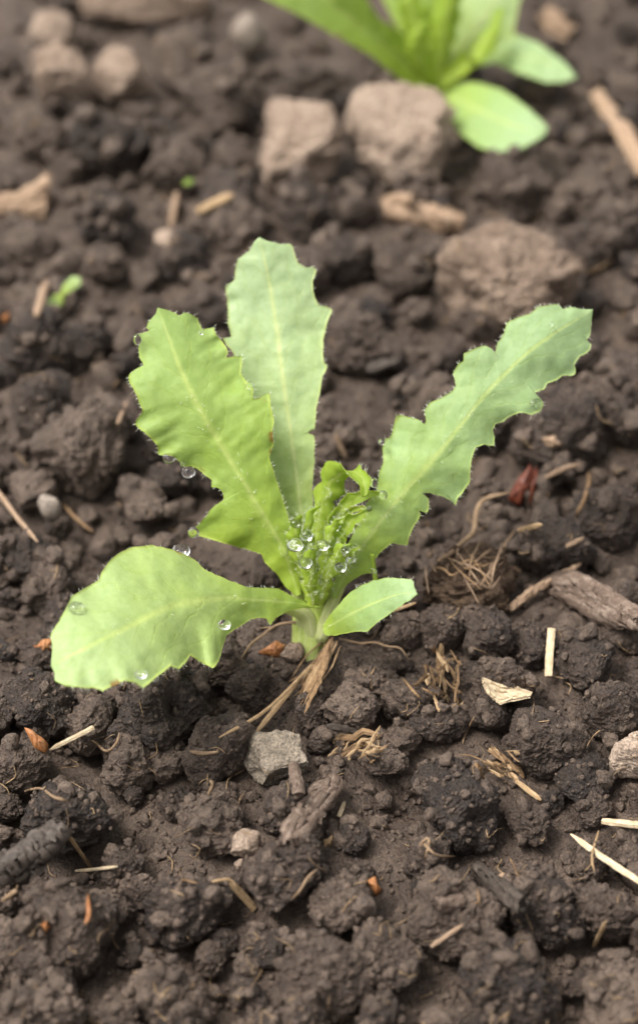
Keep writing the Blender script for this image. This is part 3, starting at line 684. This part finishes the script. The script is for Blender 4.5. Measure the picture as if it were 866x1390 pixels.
plant = empty('poppy_seedling', (0, 0, 0), 'young pale green plant with toothed leaves and water drops', 'seedling')
def z1(pts): return [(160+x/2.706, 310+y/2.706) for x, y in pts]
def z2(pts): return [(400+x/2.062, 390+y/2.062) for x, y in pts]
def z4(pts): return [(40+x/2.062, 710+y/2.062) for x, y in pts]
def z3(pts): return [(340+x/3.33, 610+y/3.33) for x, y in pts]
def z8(pts): return [(340+x/1.646, y/1.646) for x, y in pts]

# tall back leaf
A_r = [(424, 806), (428, 760), (430, 715)]+z1([(716, 1050), (714, 950), (722, 850), (722, 762), (690, 746), (723, 740), (728, 660), (745, 590), (752, 540), (772, 508), (758, 492), (752, 460), (755, 400), (770, 345), (788, 298), (760, 285), (738, 285), (722, 250), (715, 200), (728, 155), (715, 140), (690, 145), (665, 130), (648, 95), (640, 62), (628, 55), (600, 58), (545, 45), (520, 32)])
A_l = [(412, 808), (400, 770), (386, 720), (370, 660)]+z1([(540, 860), (505, 760), (470, 690), (455, 600), (430, 560), (440, 520), (420, 450), (402, 430), (385, 402), (415, 400), (405, 350), (405, 300), (400, 250), (395, 212), (428, 190), (432, 150), (440, 115), (465, 95), (485, 80), (500, 50), (520, 32)])
A_m = [(418, 808, 48.75), (412, 720, 48.8), (400, 620, 48.9), (385, 520, 49.1), (372, 420, 49.35), (353, 323, 49.4)]
oA, GA = traced_leaf(plant, 'leaf', A_m, A_l, A_r, 'leaf_pale', fold=-.12, wave=.12, seed=2, label='tallest upright pale leaf with a small dark nick')
leaf_hairs(oA, GA, 260, 25, seed=1)
# broad leaf
B_r = [(408, 806), (407, 785), (402, 750), (396, 715)]+z1([(625, 1060), (600, 980), (575, 900), (555, 840), (572, 790), (565, 745), (575, 715), (570, 690), (560, 640), (558, 603), (520, 620), (497, 625), (498, 590), (485, 570), (465, 555), (452, 530), (457, 500), (455, 468), (420, 472), (395, 475), (405, 460), (400, 435), (380, 410), (358, 385), (352, 362), (330, 368), (310, 372), (300, 350), (290, 330), (265, 312), (245, 310), (225, 325), (215, 312), (180, 300), (148, 292)])
B_l = [(402, 808), (388, 797), (376, 779), (360, 764), (355, 752), (330, 744), (300, 736)]+z1([(300, 1130), (275, 1115), (285, 1100), (310, 1075), (350, 1025), (385, 1000), (420, 1003), (392, 1004), (388, 970), (375, 955), (345, 950), (345, 925), (320, 905), (290, 880), (265, 870), (240, 875), (225, 855), (200, 838), (165, 835), (147, 830), (148, 800), (140, 790), (115, 765), (85, 740), (65, 720), (70, 705), (90, 678), (90, 665), (75, 630), (60, 590), (45, 570), (38, 545), (50, 530), (75, 512), (95, 505), (80, 470), (78, 420), (80, 388), (95, 382), (120, 378), (107, 365), (112, 345), (140, 315), (148, 292)])
B_m = [(405, 808, 48.5), (385, 745, 48.25), (353, 690, 48.05)]+[(160+x/2.706, 310+y/2.706, k) for x, y, k in ((400, 835, 47.95), (310, 680, 47.9), (250, 560, 47.95), (205, 450, 48.1), (148, 292, 48.3))]
oB, GB = traced_leaf(plant, 'leaf', B_m, B_l, B_r, 'leaf_green', fold=-.22, wave=.24, nw=5, seed=5, label='broad yellow green leaf with lobed edge and drops')
leaf_hairs(oB, GB, 320, 80, seed=2)
# long slanting leaf
C_l = [(448, 806), (462, 760), (485, 712), (500, 680)]+z2([(232, 560), (235, 520), (248, 490), (245, 450), (250, 425), (268, 420), (275, 395), (285, 358), (300, 358), (340, 368), (366, 384), (364, 345), (375, 325), (410, 310), (440, 290), (450, 275), (443, 240), (455, 215), (470, 205), (472, 185), (500, 172), (530, 163), (550, 172), (560, 190), (565, 160), (585, 130), (592, 100), (620, 85), (655, 75), (680, 55), (710, 50), (735, 48), (750, 62), (770, 55), (800, 62), (833, 62)])
C_r = [(458, 812)]+z2([(130, 845), (160, 820), (190, 802), (215, 800), (222, 790), (215, 775), (240, 740), (270, 715), (300, 720), (315, 722), (322, 690), (335, 665), (352, 640), (345, 625), (370, 630), (375, 615), (375, 590), (352, 575), (375, 574), (410, 585), (440, 600), (452, 610), (455, 590), (470, 575), (490, 545), (490, 510), (495, 475), (505, 448), (530, 440), (555, 445), (558, 425), (552, 400), (560, 380), (580, 378), (600, 360), (630, 350), (665, 357), (685, 348), (695, 330), (690, 315), (670, 295), (700, 285), (705, 268), (730, 260), (750, 245), (780, 248), (785, 235), (780, 215), (795, 195), (822, 180), (828, 160), (815, 148), (825, 135), (828, 100), (833, 62)])
C_m = [(452, 812, 48.5), (482, 755, 48.3)]+[(400+x/2.062, 390+y/2.062, k) for x, y, k in ((255, 635, 48.15), (345, 530, 48.1), (430, 430, 48.1), (520, 315, 48.15), (620, 210, 48.3), (715, 135, 48.5), (833, 62, 48.9))]
oC, GC = traced_leaf(plant, 'leaf', C_m, C_l, C_r, 'leaf_blue', fold=-.2, wave=.16, nw=5, seed=8, label='long slanting bluish green leaf with deeply toothed edge')
leaf_hairs(oC, GC, 360, 90, seed=3)
# low leaf reaching towards the viewer
D_up = z4([(812, 234), (770, 220), (740, 208), (700, 185), (660, 182), (610, 180), (570, 165), (520, 145), (490, 130), (465, 105), (440, 90), (400, 75), (340, 62), (290, 68), (255, 82), (225, 105), (205, 135), (195, 160), (160, 180), (120, 205), (105, 235), (80, 280), (60, 312), (65, 345), (62, 400)])
D_lo = z4([(812, 238), (760, 238), (720, 247), (690, 265), (675, 285), (665, 268), (645, 265), (620, 268), (580, 295), (550, 315), (540, 350), (530, 385), (515, 408), (480, 390), (450, 370), (440, 385), (420, 410), (395, 400), (370, 420), (340, 445), (320, 462), (290, 445), (270, 440), (235, 455), (205, 472), (185, 462), (150, 462), (100, 455), (72, 442), (72, 420), (62, 400)])
D_m = [(40+x/2.062, 710+y/2.062, k) for x, y, k in ((812, 236, 48.5), (740, 224, 48.0), (640, 215, 47.3), (530, 210, 46.5), (400, 235, 45.6), (290, 285, 44.8), (180, 340, 44.2), (62, 400, 44.0))]
oD, GD = traced_leaf(plant, 'leaf', D_m, D_up, D_lo, 'leaf_low', fold=-.1, tilt=-.55, wave=.14, nw=4, seed=12, cup=.06, label='low wide pale leaf stretched out over the soil')
leaf_hairs(oD, GD, 120, 40, seed=4)
# rounded seed leaf
E_up = z3([(330, 800), (345, 770), (370, 735), (410, 690), (450, 645), (500, 615), (560, 590), (620, 580), (690, 585), (735, 592), (738, 625), (755, 655)])
E_lo = z3([(330, 830), (345, 842), (380, 840), (440, 830), (500, 820), (530, 825), (545, 805), (590, 770), (650, 730), (730, 675), (755, 655)])
E_m = [(340+x/3.33, 610+y/3.33, k) for x, y, k in ((330, 815, 48.2), (430, 755, 47.4), (560, 695, 46.7), (680, 655, 46.2), (755, 655, 46.0))]
oE, GE = traced_leaf(plant, 'leaf', E_m, E_up, E_lo, 'leaf_blue', fold=-.1, tilt=-.5, wave=.06, nw=3, seed=15, label='small rounded smooth leaf low on the stem')
leaf_hairs(oE, GE, 40, 10, seed=5)

# stem: short, thick, gathers the leaf stalks
def stem_mesh(c, k, r0, r1):
    ns, nr = 28, 26; V = []
    for i in range(nr):
        t_ = i/(nr-1); px = c[0][0]+(c[1][0]-c[0][0])*t_; py = c[0][1]+(c[1][1]-c[0][1])*t_; ctr = at_k(px, py, k)
        rad = r0+(r1-r0)*t_**1.6
        for j in range(ns):
            a = 2*math.pi*j/ns; g = rad*(1+.07*math.sin(5*a+1)+.03*math.sin(11*a))
            V.append(ctr+RGT*math.cos(a)*g+np.array((0, 1, 0))*math.sin(a)*g*.85)
    Fc = np.array([[i*ns+j, i*ns+(j+1) % ns, (i+1)*ns+(j+1) % ns, (i+1)*ns+j] for i in range(nr-1) for j in range(ns)])
    u = np.repeat(np.linspace(0, 1, nr), ns); v = np.tile(.5*np.sin(np.arange(ns)*1.9), nr)
    return np.array(V), Fc, dict(along=u, across=v)
V, Fc, at = stem_mesh(((413, 918), (426, 805)), 48.98, .31, .42); obj('stem', V, Fc, M['stem'], plant, attrs=at)
def stalk(parent, pts, w0, w1, mat='stem', thick=.8):
    P = catmull(np.array(pts, float), 24); Q = np.array([at_k(*p) for p in P]); V, Fc, at = loft(Q, 1, 1, 1, 12, 0)
    Vn = []
    for i in range(24):
        wv = w0+(w1-w0)*i/23
        for j in range(12): Vn.append(Q[i]+(V[i*12+j]-Q[i])*wv*(1 if True else 1))
    u = np.repeat(np.linspace(0, .5, 24), 12); v = np.tile(.5*np.sin(np.arange(12)*2.1), 24)
    return obj('leaf_stalk', np.array(Vn), Fc, M[mat], parent, attrs=dict(along=u, across=v))
stalk(oD, [(424, 862, 48.95), (416, 836, 48.75), (395, 826, 48.5), (365, 820, 48.2), (330, 818, 48.0)], .20, .05)
stalk(oE, [(442, 850, 48.5), (455, 842, 48.05), (480, 832, 47.5)], .07, .03)
stalk(oB, [(414, 868, 49.0), (405, 815, 48.75), (393, 770, 48.45), (370, 715, 48.2)], .17, .03)
stalk(oA, [(420, 868, 49.2), (419, 815, 49.0), (413, 730, 48.9), (402, 640, 49.0)], .18, .03)
stalk(oC, [(434, 868, 48.9), (450, 822, 48.7), (478, 765, 48.5), (520, 705, 48.3)], .17, .03)

# young leaves in the heart
def ribbon(parent, mid, widths, side, cup, mat, seed, teeth=5, depth=.35, name='young_leaf', rows=90, half=9, thick=.035, roll=0):
    C = catmull(np.array(mid, float), rows); Q = np.array([at_k(*p) for p in C]); T = np.gradient(Q, axis=0); T /= np.linalg.norm(T, axis=1)[:, None]
    t = np.linspace(0, 1, rows); wv = np.interp(t, np.linspace(0, 1, len(widths)), widths); side = np.array(side, float)
    cs = np.linspace(-1, 1, 2*half+1); P, uu, vv = [], [], []
    for i in range(rows):
        S = side-T[i]*(side@T[i]); S /= np.linalg.norm(S); Nn = np.cross(T[i], S)
        a = roll*t[i]; S, Nn = S*math.cos(a)+Nn*math.sin(a), Nn*math.cos(a)-S*math.sin(a)
        for c in cs:
            saw = (t[i]*teeth+(.5 if c < 0 else 0)+seed*.13) % 1; w_ = wv[i]*(1-depth*(1-abs(saw*2-1)**.7)*min(1, t[i]*4)*(abs(c)**.6))
            th = cup*c; P.append(Q[i]+S*w_*math.sin(th)/max(cup, 1e-3)*1.0+Nn*w_*(1-math.cos(th))/max(cup, 1e-3)); uu.append(t[i]); vv.append(c)
    P = np.array(P); P += .028*np.stack([vnoise(P*3+k*5, seed+k)+.9*vnoise(P*7+k*3, seed+k+9) for k in range(3)], 1)
    V, Fc, u, v = sheet(P, rows, len(cs), np.array(uu), np.array(vv), thick)
    o = obj(name, V, Fc, M[mat], parent, attrs=dict(along=u*.4, across=v)); G = P.reshape(rows, -1, 3)
    return o, G
Y = []
Y.append(ribbon(plant, [(424, 815, 48.6), (426, 760, 48.5), (434, 700, 48.4), (449, 655, 48.2), (470, 641, 47.85), (490, 651, 47.5), (497, 672, 47.35)], [.12, .2, .26, .36, .42, .36, .1], (1, -.25, .1), 1.2, 'leaf_young', 3, 7, .48))
Y.append(ribbon(plant, [(436, 815, 48.5), (448, 765, 48.2), (466, 722, 47.95), (486, 700, 47.75), (503, 688, 47.7)], [.12, .2, .3, .26, .05], (.4, .4, 1), 1.3, 'leaf_young', 9, 6, .65))
Y.append(ribbon(plant, [(420, 815, 48.4), (413, 775, 48.15), (404, 740, 47.95), (400, 716, 47.8), (408, 700, 47.6)], [.12, .2, .28, .25, .05], (1, .2, .2), 1.4, 'leaf_young', 14, 5, .4))
Y.append(ribbon(plant, [(432, 820, 48.25), (443, 785, 47.95), (454, 757, 47.75), (464, 742, 47.6), (477, 738, 47.5)], [.10, .18, .26, .22, .05], (.7, -.2, .6), 1.2, 'leaf_young', 20, 5, .6))
Y.append(ribbon(plant, [(424, 822, 48.1), (423, 795, 47.85), (420, 770, 47.65), (424, 750, 47.5), (434, 742, 47.35)], [.12, .19, .24, .2, .05], (1, .1, .1), 1.5, 'leaf_young', 26, 4, .35))
Y.append(ribbon(plant, [(428, 815, 48.7), (440, 740, 48.6), (462, 695, 48.4), (490, 674, 48.1), (517, 670, 47.9)], [.1, .18, .25, .22, .04], (.3, .3, 1), .8, 'leaf_young', 31, 5, .5))
for q, (mid_p, wd_, sd_, sdn) in enumerate((([(430, 815, 48.3), (438, 775, 48.0), (446, 735, 47.75), (455, 712, 47.55), (466, 704, 47.4)], [.1, .15, .2, .17, .04], (.8, 0, .5), 61),
        ([(428, 812, 48.5), (424, 765, 48.2), (420, 725, 48.0), (424, 698, 47.85), (434, 688, 47.7)], [.1, .16, .2, .16, .04], (1, .2, .1), 64),
        ([(434, 815, 48.4), (458, 775, 48.1), (478, 752, 47.95), (488, 742, 47.85)], [.1, .15, .16, .04], (.5, .3, .8), 67),
        ([(434, 812, 48.5), (448, 742, 48.35), (468, 702, 48.1), (488, 690, 47.9), (504, 694, 47.75)], [.1, .16, .2, .16, .03], (.5, 0, .9), 70))):
    Y.append(ribbon(plant, mid_p, wd_, sd_, 1.3, 'leaf_young', sdn, 6, .6))
for i, (oY, G) in enumerate(Y): leaf_hairs(oY, G, 90, 60, .10, 40+i, lo=.25)
stalk(plant, [(512, 812, 48.4), (510, 790, 48.4), (507, 768, 48.3), (505, 752, 48.2)], .05, .045, 'leaf_young').name = 'bud_stalk'

# ------------------------------------------------------------------ water drops
DV, DF = ico(4)
def drop(px, py, rpx, k, label, sq=(1, 1, 1), group=None):
    p = at_k(px, py, k); r = rpx/pxs(p); V = DV*np.array(sq)*r; V = V+.05*r*vnoise(DV*1.3+px, 3)[:, None]*DV
    o = link('water_drop', mesh_data('water_drop', V*U, DF, M['water']), p); return tag(o, label, 'water drop', group)
drop(187, 461, 6.5, 48.15, 'clear drop on the upper margin of the broad leaf', (.85, .9, 1.3))
drop(230, 622, 7.5, 48.0, 'clear drop hanging from the lower margin of the broad leaf', (1.25, 1, .9))
drop(256, 641, 8.5, 48.0, 'largest drop hanging below the broad leaf by a rusty fleck', (1.1, 1, .9))
drop(263, 723, 7.5, 48.0, 'round drop at the lowest lobe point of the broad leaf')
drop(273, 451, 3.5, 47.85, 'tiny bead lying near the tip of the broad leaf')
drop(338, 525, 4.5, 47.9, 'tiny bead in a notch of the broad leaf')
drop(248, 630, 3.5, 48.0, 'tiny bead between two drops below the broad leaf')
drop(518, 600, 4.5, 48.1, 'small drop on the upper margin of the long slanting leaf')
drop(725, 548, 9, 48.35, 'flat drop on a lower tooth of the long slanting leaf', (1.1, 1, .8))
drop(748, 440, 3, 48.4, 'tiny bead near the tip of the long slanting leaf')
drop(508, 775, 4, 48.15, 'small drop at the thin stalk tip beside the rounded leaf')
drop(507, 655, 6.5, 47.4, 'drop on the tip of the curled young leaf', (.9, .9, 1.2))
drop(520, 672, 6, 47.8, 'drop at the end of a young leaf tooth')
drop(501, 691, 4, 47.6, 'small bead under the curled young leaf')
for (x, y, r, k) in ((402, 710, 10, 47.5), (401, 740, 14, 47.5), (416, 727, 11, 47.45), (438, 740, 11, 47.2), (415, 764, 12, 47.35), (462, 770, 10, 47.3), (476, 760, 7, 47.35), (468, 747, 7, 47.3), (425, 742, 7, 47.2), (455, 716, 10, 47.7)):
    drop(x, y, r*.74, k+.12, 'clear round drop caught among the young heart leaves', (1.12, 1, .86), group='drops in the heart of the seedling')
for i, (x, y, r, k, lb) in enumerate(((104, 825, 10, 44.7, 'blurred drop on the outer rim of the low leaf'), (305, 848, 8, 45.2, 'blurred drop near a lower tooth of the low leaf'), (192, 915, 8, 43.7, 'blurred drop on the lower edge of the low leaf'), (246, 748, 11, 47.6, 'large drop behind the upper rim of the low leaf'))):
    drop(x, y, r, k, lb, (1.1, 1, .75))

# ------------------------------------------------------------------ second plant and tiny sprout
base2 = at_z(583, 118, .1); KB = float((base2-CAM)@FWD)
pl2 = empty('poppy_seedling', base2, 'bright green blurred plant growing behind two blocky stones', 'seedling')
K = KB-.8
def tl(name, mid, l, r, mat, label, **kw): return traced_leaf(pl2, name, mid, l, r, mat, rows=140, half=10, seed=rr.randrange(99), label=label, **kw)
tl('leaf', [(582, 118, K+.6), (520, 60, K-.4), (450, 5, K-1.2), (380, -60, K-1.6), (300, -110, K-1.6)],
   [(575, 124), (545, 110), (500, 72), (450, 45), (410, 22), (365, 0), (320, -20), (290, -60), (300, -110)], [(588, 112), (572, 90), (555, 50), (515, 25), (495, -5), (450, -30), (420, -70), (370, -90), (300, -110)], 'leaf_green', 'long upright leaf folded along its midrib', fold=.5)
tl('leaf', [(590, 118, K+.5), (620, 70, K+.2), (660, 20, K), (690, -40, K), (715, -120, K)],
   [(584, 112), (590, 70), (592, 40), (605, 10), (612, -30), (640, -60), (665, -100), (715, -120)], [(596, 112), (640, 90), (665, 68), (695, 55), (700, 25), (705, 0), (725, -40), (740, -80), (715, -120)], 'leaf_pale', 'broad pale leaf rising behind the heart leaves', fold=-.2, wave=.3)
tl('leaf', [(590, 112, K+.9), (570, 40, K+.9), (550, -40, K+1), (545, -130, K+1)], [(578, 100), (535, 30), (505, -30), (510, -90), (545, -130)], [(600, 100), (605, 30), (600, -40), (590, -90), (545, -130)], 'leaf_green', 'back leaf rising behind the folded leaf', fold=-.2, wave=.3)
tl('leaf', [(598, 112, K+.8), (655, 80, K+.3), (710, 75, K-.2), (782, 105, K-.7)], [(600, 104), (645, 60), (665, 50), (695, 45), (730, 58), (765, 84), (782, 105)], [(600, 120), (640, 92), (670, 85), (700, 98), (740, 112), (762, 112), (782, 105)], 'leaf_blue', 'narrow smooth seed leaf behind the rounded one', tilt=-.4, wave=.04)
tl('leaf', [(592, 118, K+.4), (640, 145, K-1.4), (690, 168, K-2.6), (738, 185, K-3.2)], [(598, 112), (645, 112), (680, 121), (715, 145), (744, 173), (738, 185)], [(598, 118), (606, 150), (622, 180), (650, 200), (692, 211), (725, 192), (738, 185)], 'leaf_blue', 'broad rounded seed leaf overhanging the soil', tilt=-.5, wave=.04)
def rib2(mid, wd, side, cup, seed, **kw): return ribbon(pl2, mid, wd, side, cup, 'leaf_young', seed, **kw)
rib2([(586, 120, K), (580, 70, K-.5), (560, 20, K-.9), (545, -20, K-1.1)], [.2, .5, .6, .3], (1, 0, .4), 1.2, 51)
rib2([(590, 120, K), (600, 60, K-.6), (610, 10, K-1), (625, -30, K-1.2)], [.2, .5, .55, .2], (1, 0, -.3), 1.3, 52)
rib2([(588, 120, K-.1), (572, 85, K-.9), (568, 55, K-1.3), (582, 30, K-1.6)], [.2, .45, .45, .1], (1, .2, 0), 1.4, 53)
rib2([(592, 120, K-.1), (640, 80, K-.6), (665, 40, K-.8), (680, 10, K-.9)], [.2, .4, .4, .1], (.6, .2, .7), 1.0, 54)
P2 = []
Vn, Fn, an = stem_mesh(((583, 125), (588, 100)), K+.5, .33, .36); obj('stem', Vn, Fn, M['stem'], pl2, attrs=an)

k0 = hit_k(84, 402)
sp = empty('green_sprout', at_k(84, 410, k0), 'tiny two leaved green sprout in dark soil', 'sprout')
traced_leaf(sp, 'leaf', [(84, 401, k0-.25), (76, 408, k0-.3), (66, 418, k0-.3)], [(84, 399), (72, 400), (66, 408), (66, 418)], [(86, 403), (82, 414), (74, 420), (66, 418)], 'leaf_low', rows=40, half=6, seed=3)
traced_leaf(sp, 'leaf', [(84, 401, k0-.25), (95, 388, k0-.3), (110, 376, k0-.3)], [(83, 398), (86, 386), (98, 375), (110, 376)], [(87, 401), (100, 394), (110, 386), (110, 376)], 'leaf_low', rows=40, half=6, seed=4)
Q = np.array([at_k(84, 420, k0+.1), at_k(84.5, 410, k0-.1), at_k(84, 400, k0-.25)]); V, Fc, at = loft(catmull(Q, 8), .05, .05, 1, 8, 0)
obj('stem', V, Fc, M['leaf_young'], sp, attrs=dict(along=np.zeros(len(V)), across=np.zeros(len(V))))
bits = [(255, 247)]
k1 = hit_k(255, 247); sp2 = traced_leaf(None, 'leaf_scrap', [(247, 250, k1-.1), (255, 247, k1-.15), (264, 243, k1-.1)], [(247, 250), (254, 242), (264, 243)], [(247, 250), (258, 252), (264, 243)], 'leaf_green', rows=20, half=4, seed=5)[0]
tag(sp2, 'tiny green leaf bit on soil behind the tallest leaf', 'leaf scrap')

# ------------------------------------------------------------------ clods that a neighbour singles out
MARK = {'angular grey and tan stone with dark pits': 'angular grey and tan stone', 'reddish grey bark chip with lengthwise ridges': 'ridged bark chip', 'small round tan lump beside the bark chip': 'small round tan lump',
        'curled orange husk with pale edge near a frayed straw': 'curled orange husk', 'dark smooth wedge of rotten wood': 'wedge of rotten wood', 'dark brown wood splinter wedged between clods': 'dark wood splinter',
        'flat grey wood chip with a cut end': 'flat grey wood chip', 'long flat pale straw with pointed end': 'long flat pale straw', 'pale tan stone half hidden among dark clods': 'pale tan stone with clods around it',
        'heap of tan fibrous shavings beside the dead stalk hollow': 'heap of tan shavings', 'pale cream frayed husk beside the shavings': 'pale cream husk', 'upright pale straw stub stuck in soil': 'upright pale straw stub',
        'weathered grey brown bark strip half sunk in soil': 'sunken bark strip', 'fibrous brown lump of half rotted stalks and soil': 'fibrous brown lump', 'dark red leaf scrap lying by the winding root': 'dark red leaf scrap',
        'large rough pinkish brown stone behind the toothed leaf tip': 'large rough pinkish stone', 'tan wood chunk in front of the blocky stones': 'tan wood chunk', 'smooth pale grey pebble beside a curved straw': 'smooth pale pebble by the curved straw',
        'tiny two leaved green sprout in dark soil': 'tiny green sprout', 'broad orange tan wood flake in the bed': 'broad orange tan flake', 'long tan splinter beside the blurred plant': 'long tan splinter',
        'upright tan stone touching a rounder tan stone': 'upright tan stone', 'smooth pale grey oval pebble standing on edge': 'oval pale pebble', 'greenish tan chopped stalk shavings between clods': 'chopped stalk shavings',
        'charred black twig lying behind the tan shavings': 'charred black twig', 'bent knee of broken pale straw': 'bent broken straw', 'small scarlet scrap between front clods': 'small scarlet scrap', 'short black twig on soil between two toothed leaves': 'short black twig',
        'big blocky tan stone at the foot of the blurred plant': 'big blocky tan stone', 'frayed dead brown stalk lying at the stem foot': 'frayed dead stalk'}
clods = [o for o in COL.objects if o.name.startswith('soil_clod')]; used = set()
for c in clods:
    r_ = max(c.scale)/U
    if r_ > .85: c['label'], c['group'] = 'large dark brown knobbly clod of moist soil in the bed', 'large soil clods in the bed'
    elif r_ < .52: c['label'], c['group'] = 'small dark brown crumbly lump of moist soil between larger clods', 'small soil lumps between clods'
for o in list(COL.objects):
    m_ = MARK.get(o.get('label'))
    if not m_: continue
    near = sorted((c for c in clods if (c.location-o.location).length < 2.6*U), key=lambda c: -c.scale[0])
    if near and near[0].name not in used:
        near[0]['label'] = 'largest dark soil clod beside the '+m_; used.add(near[0].name)
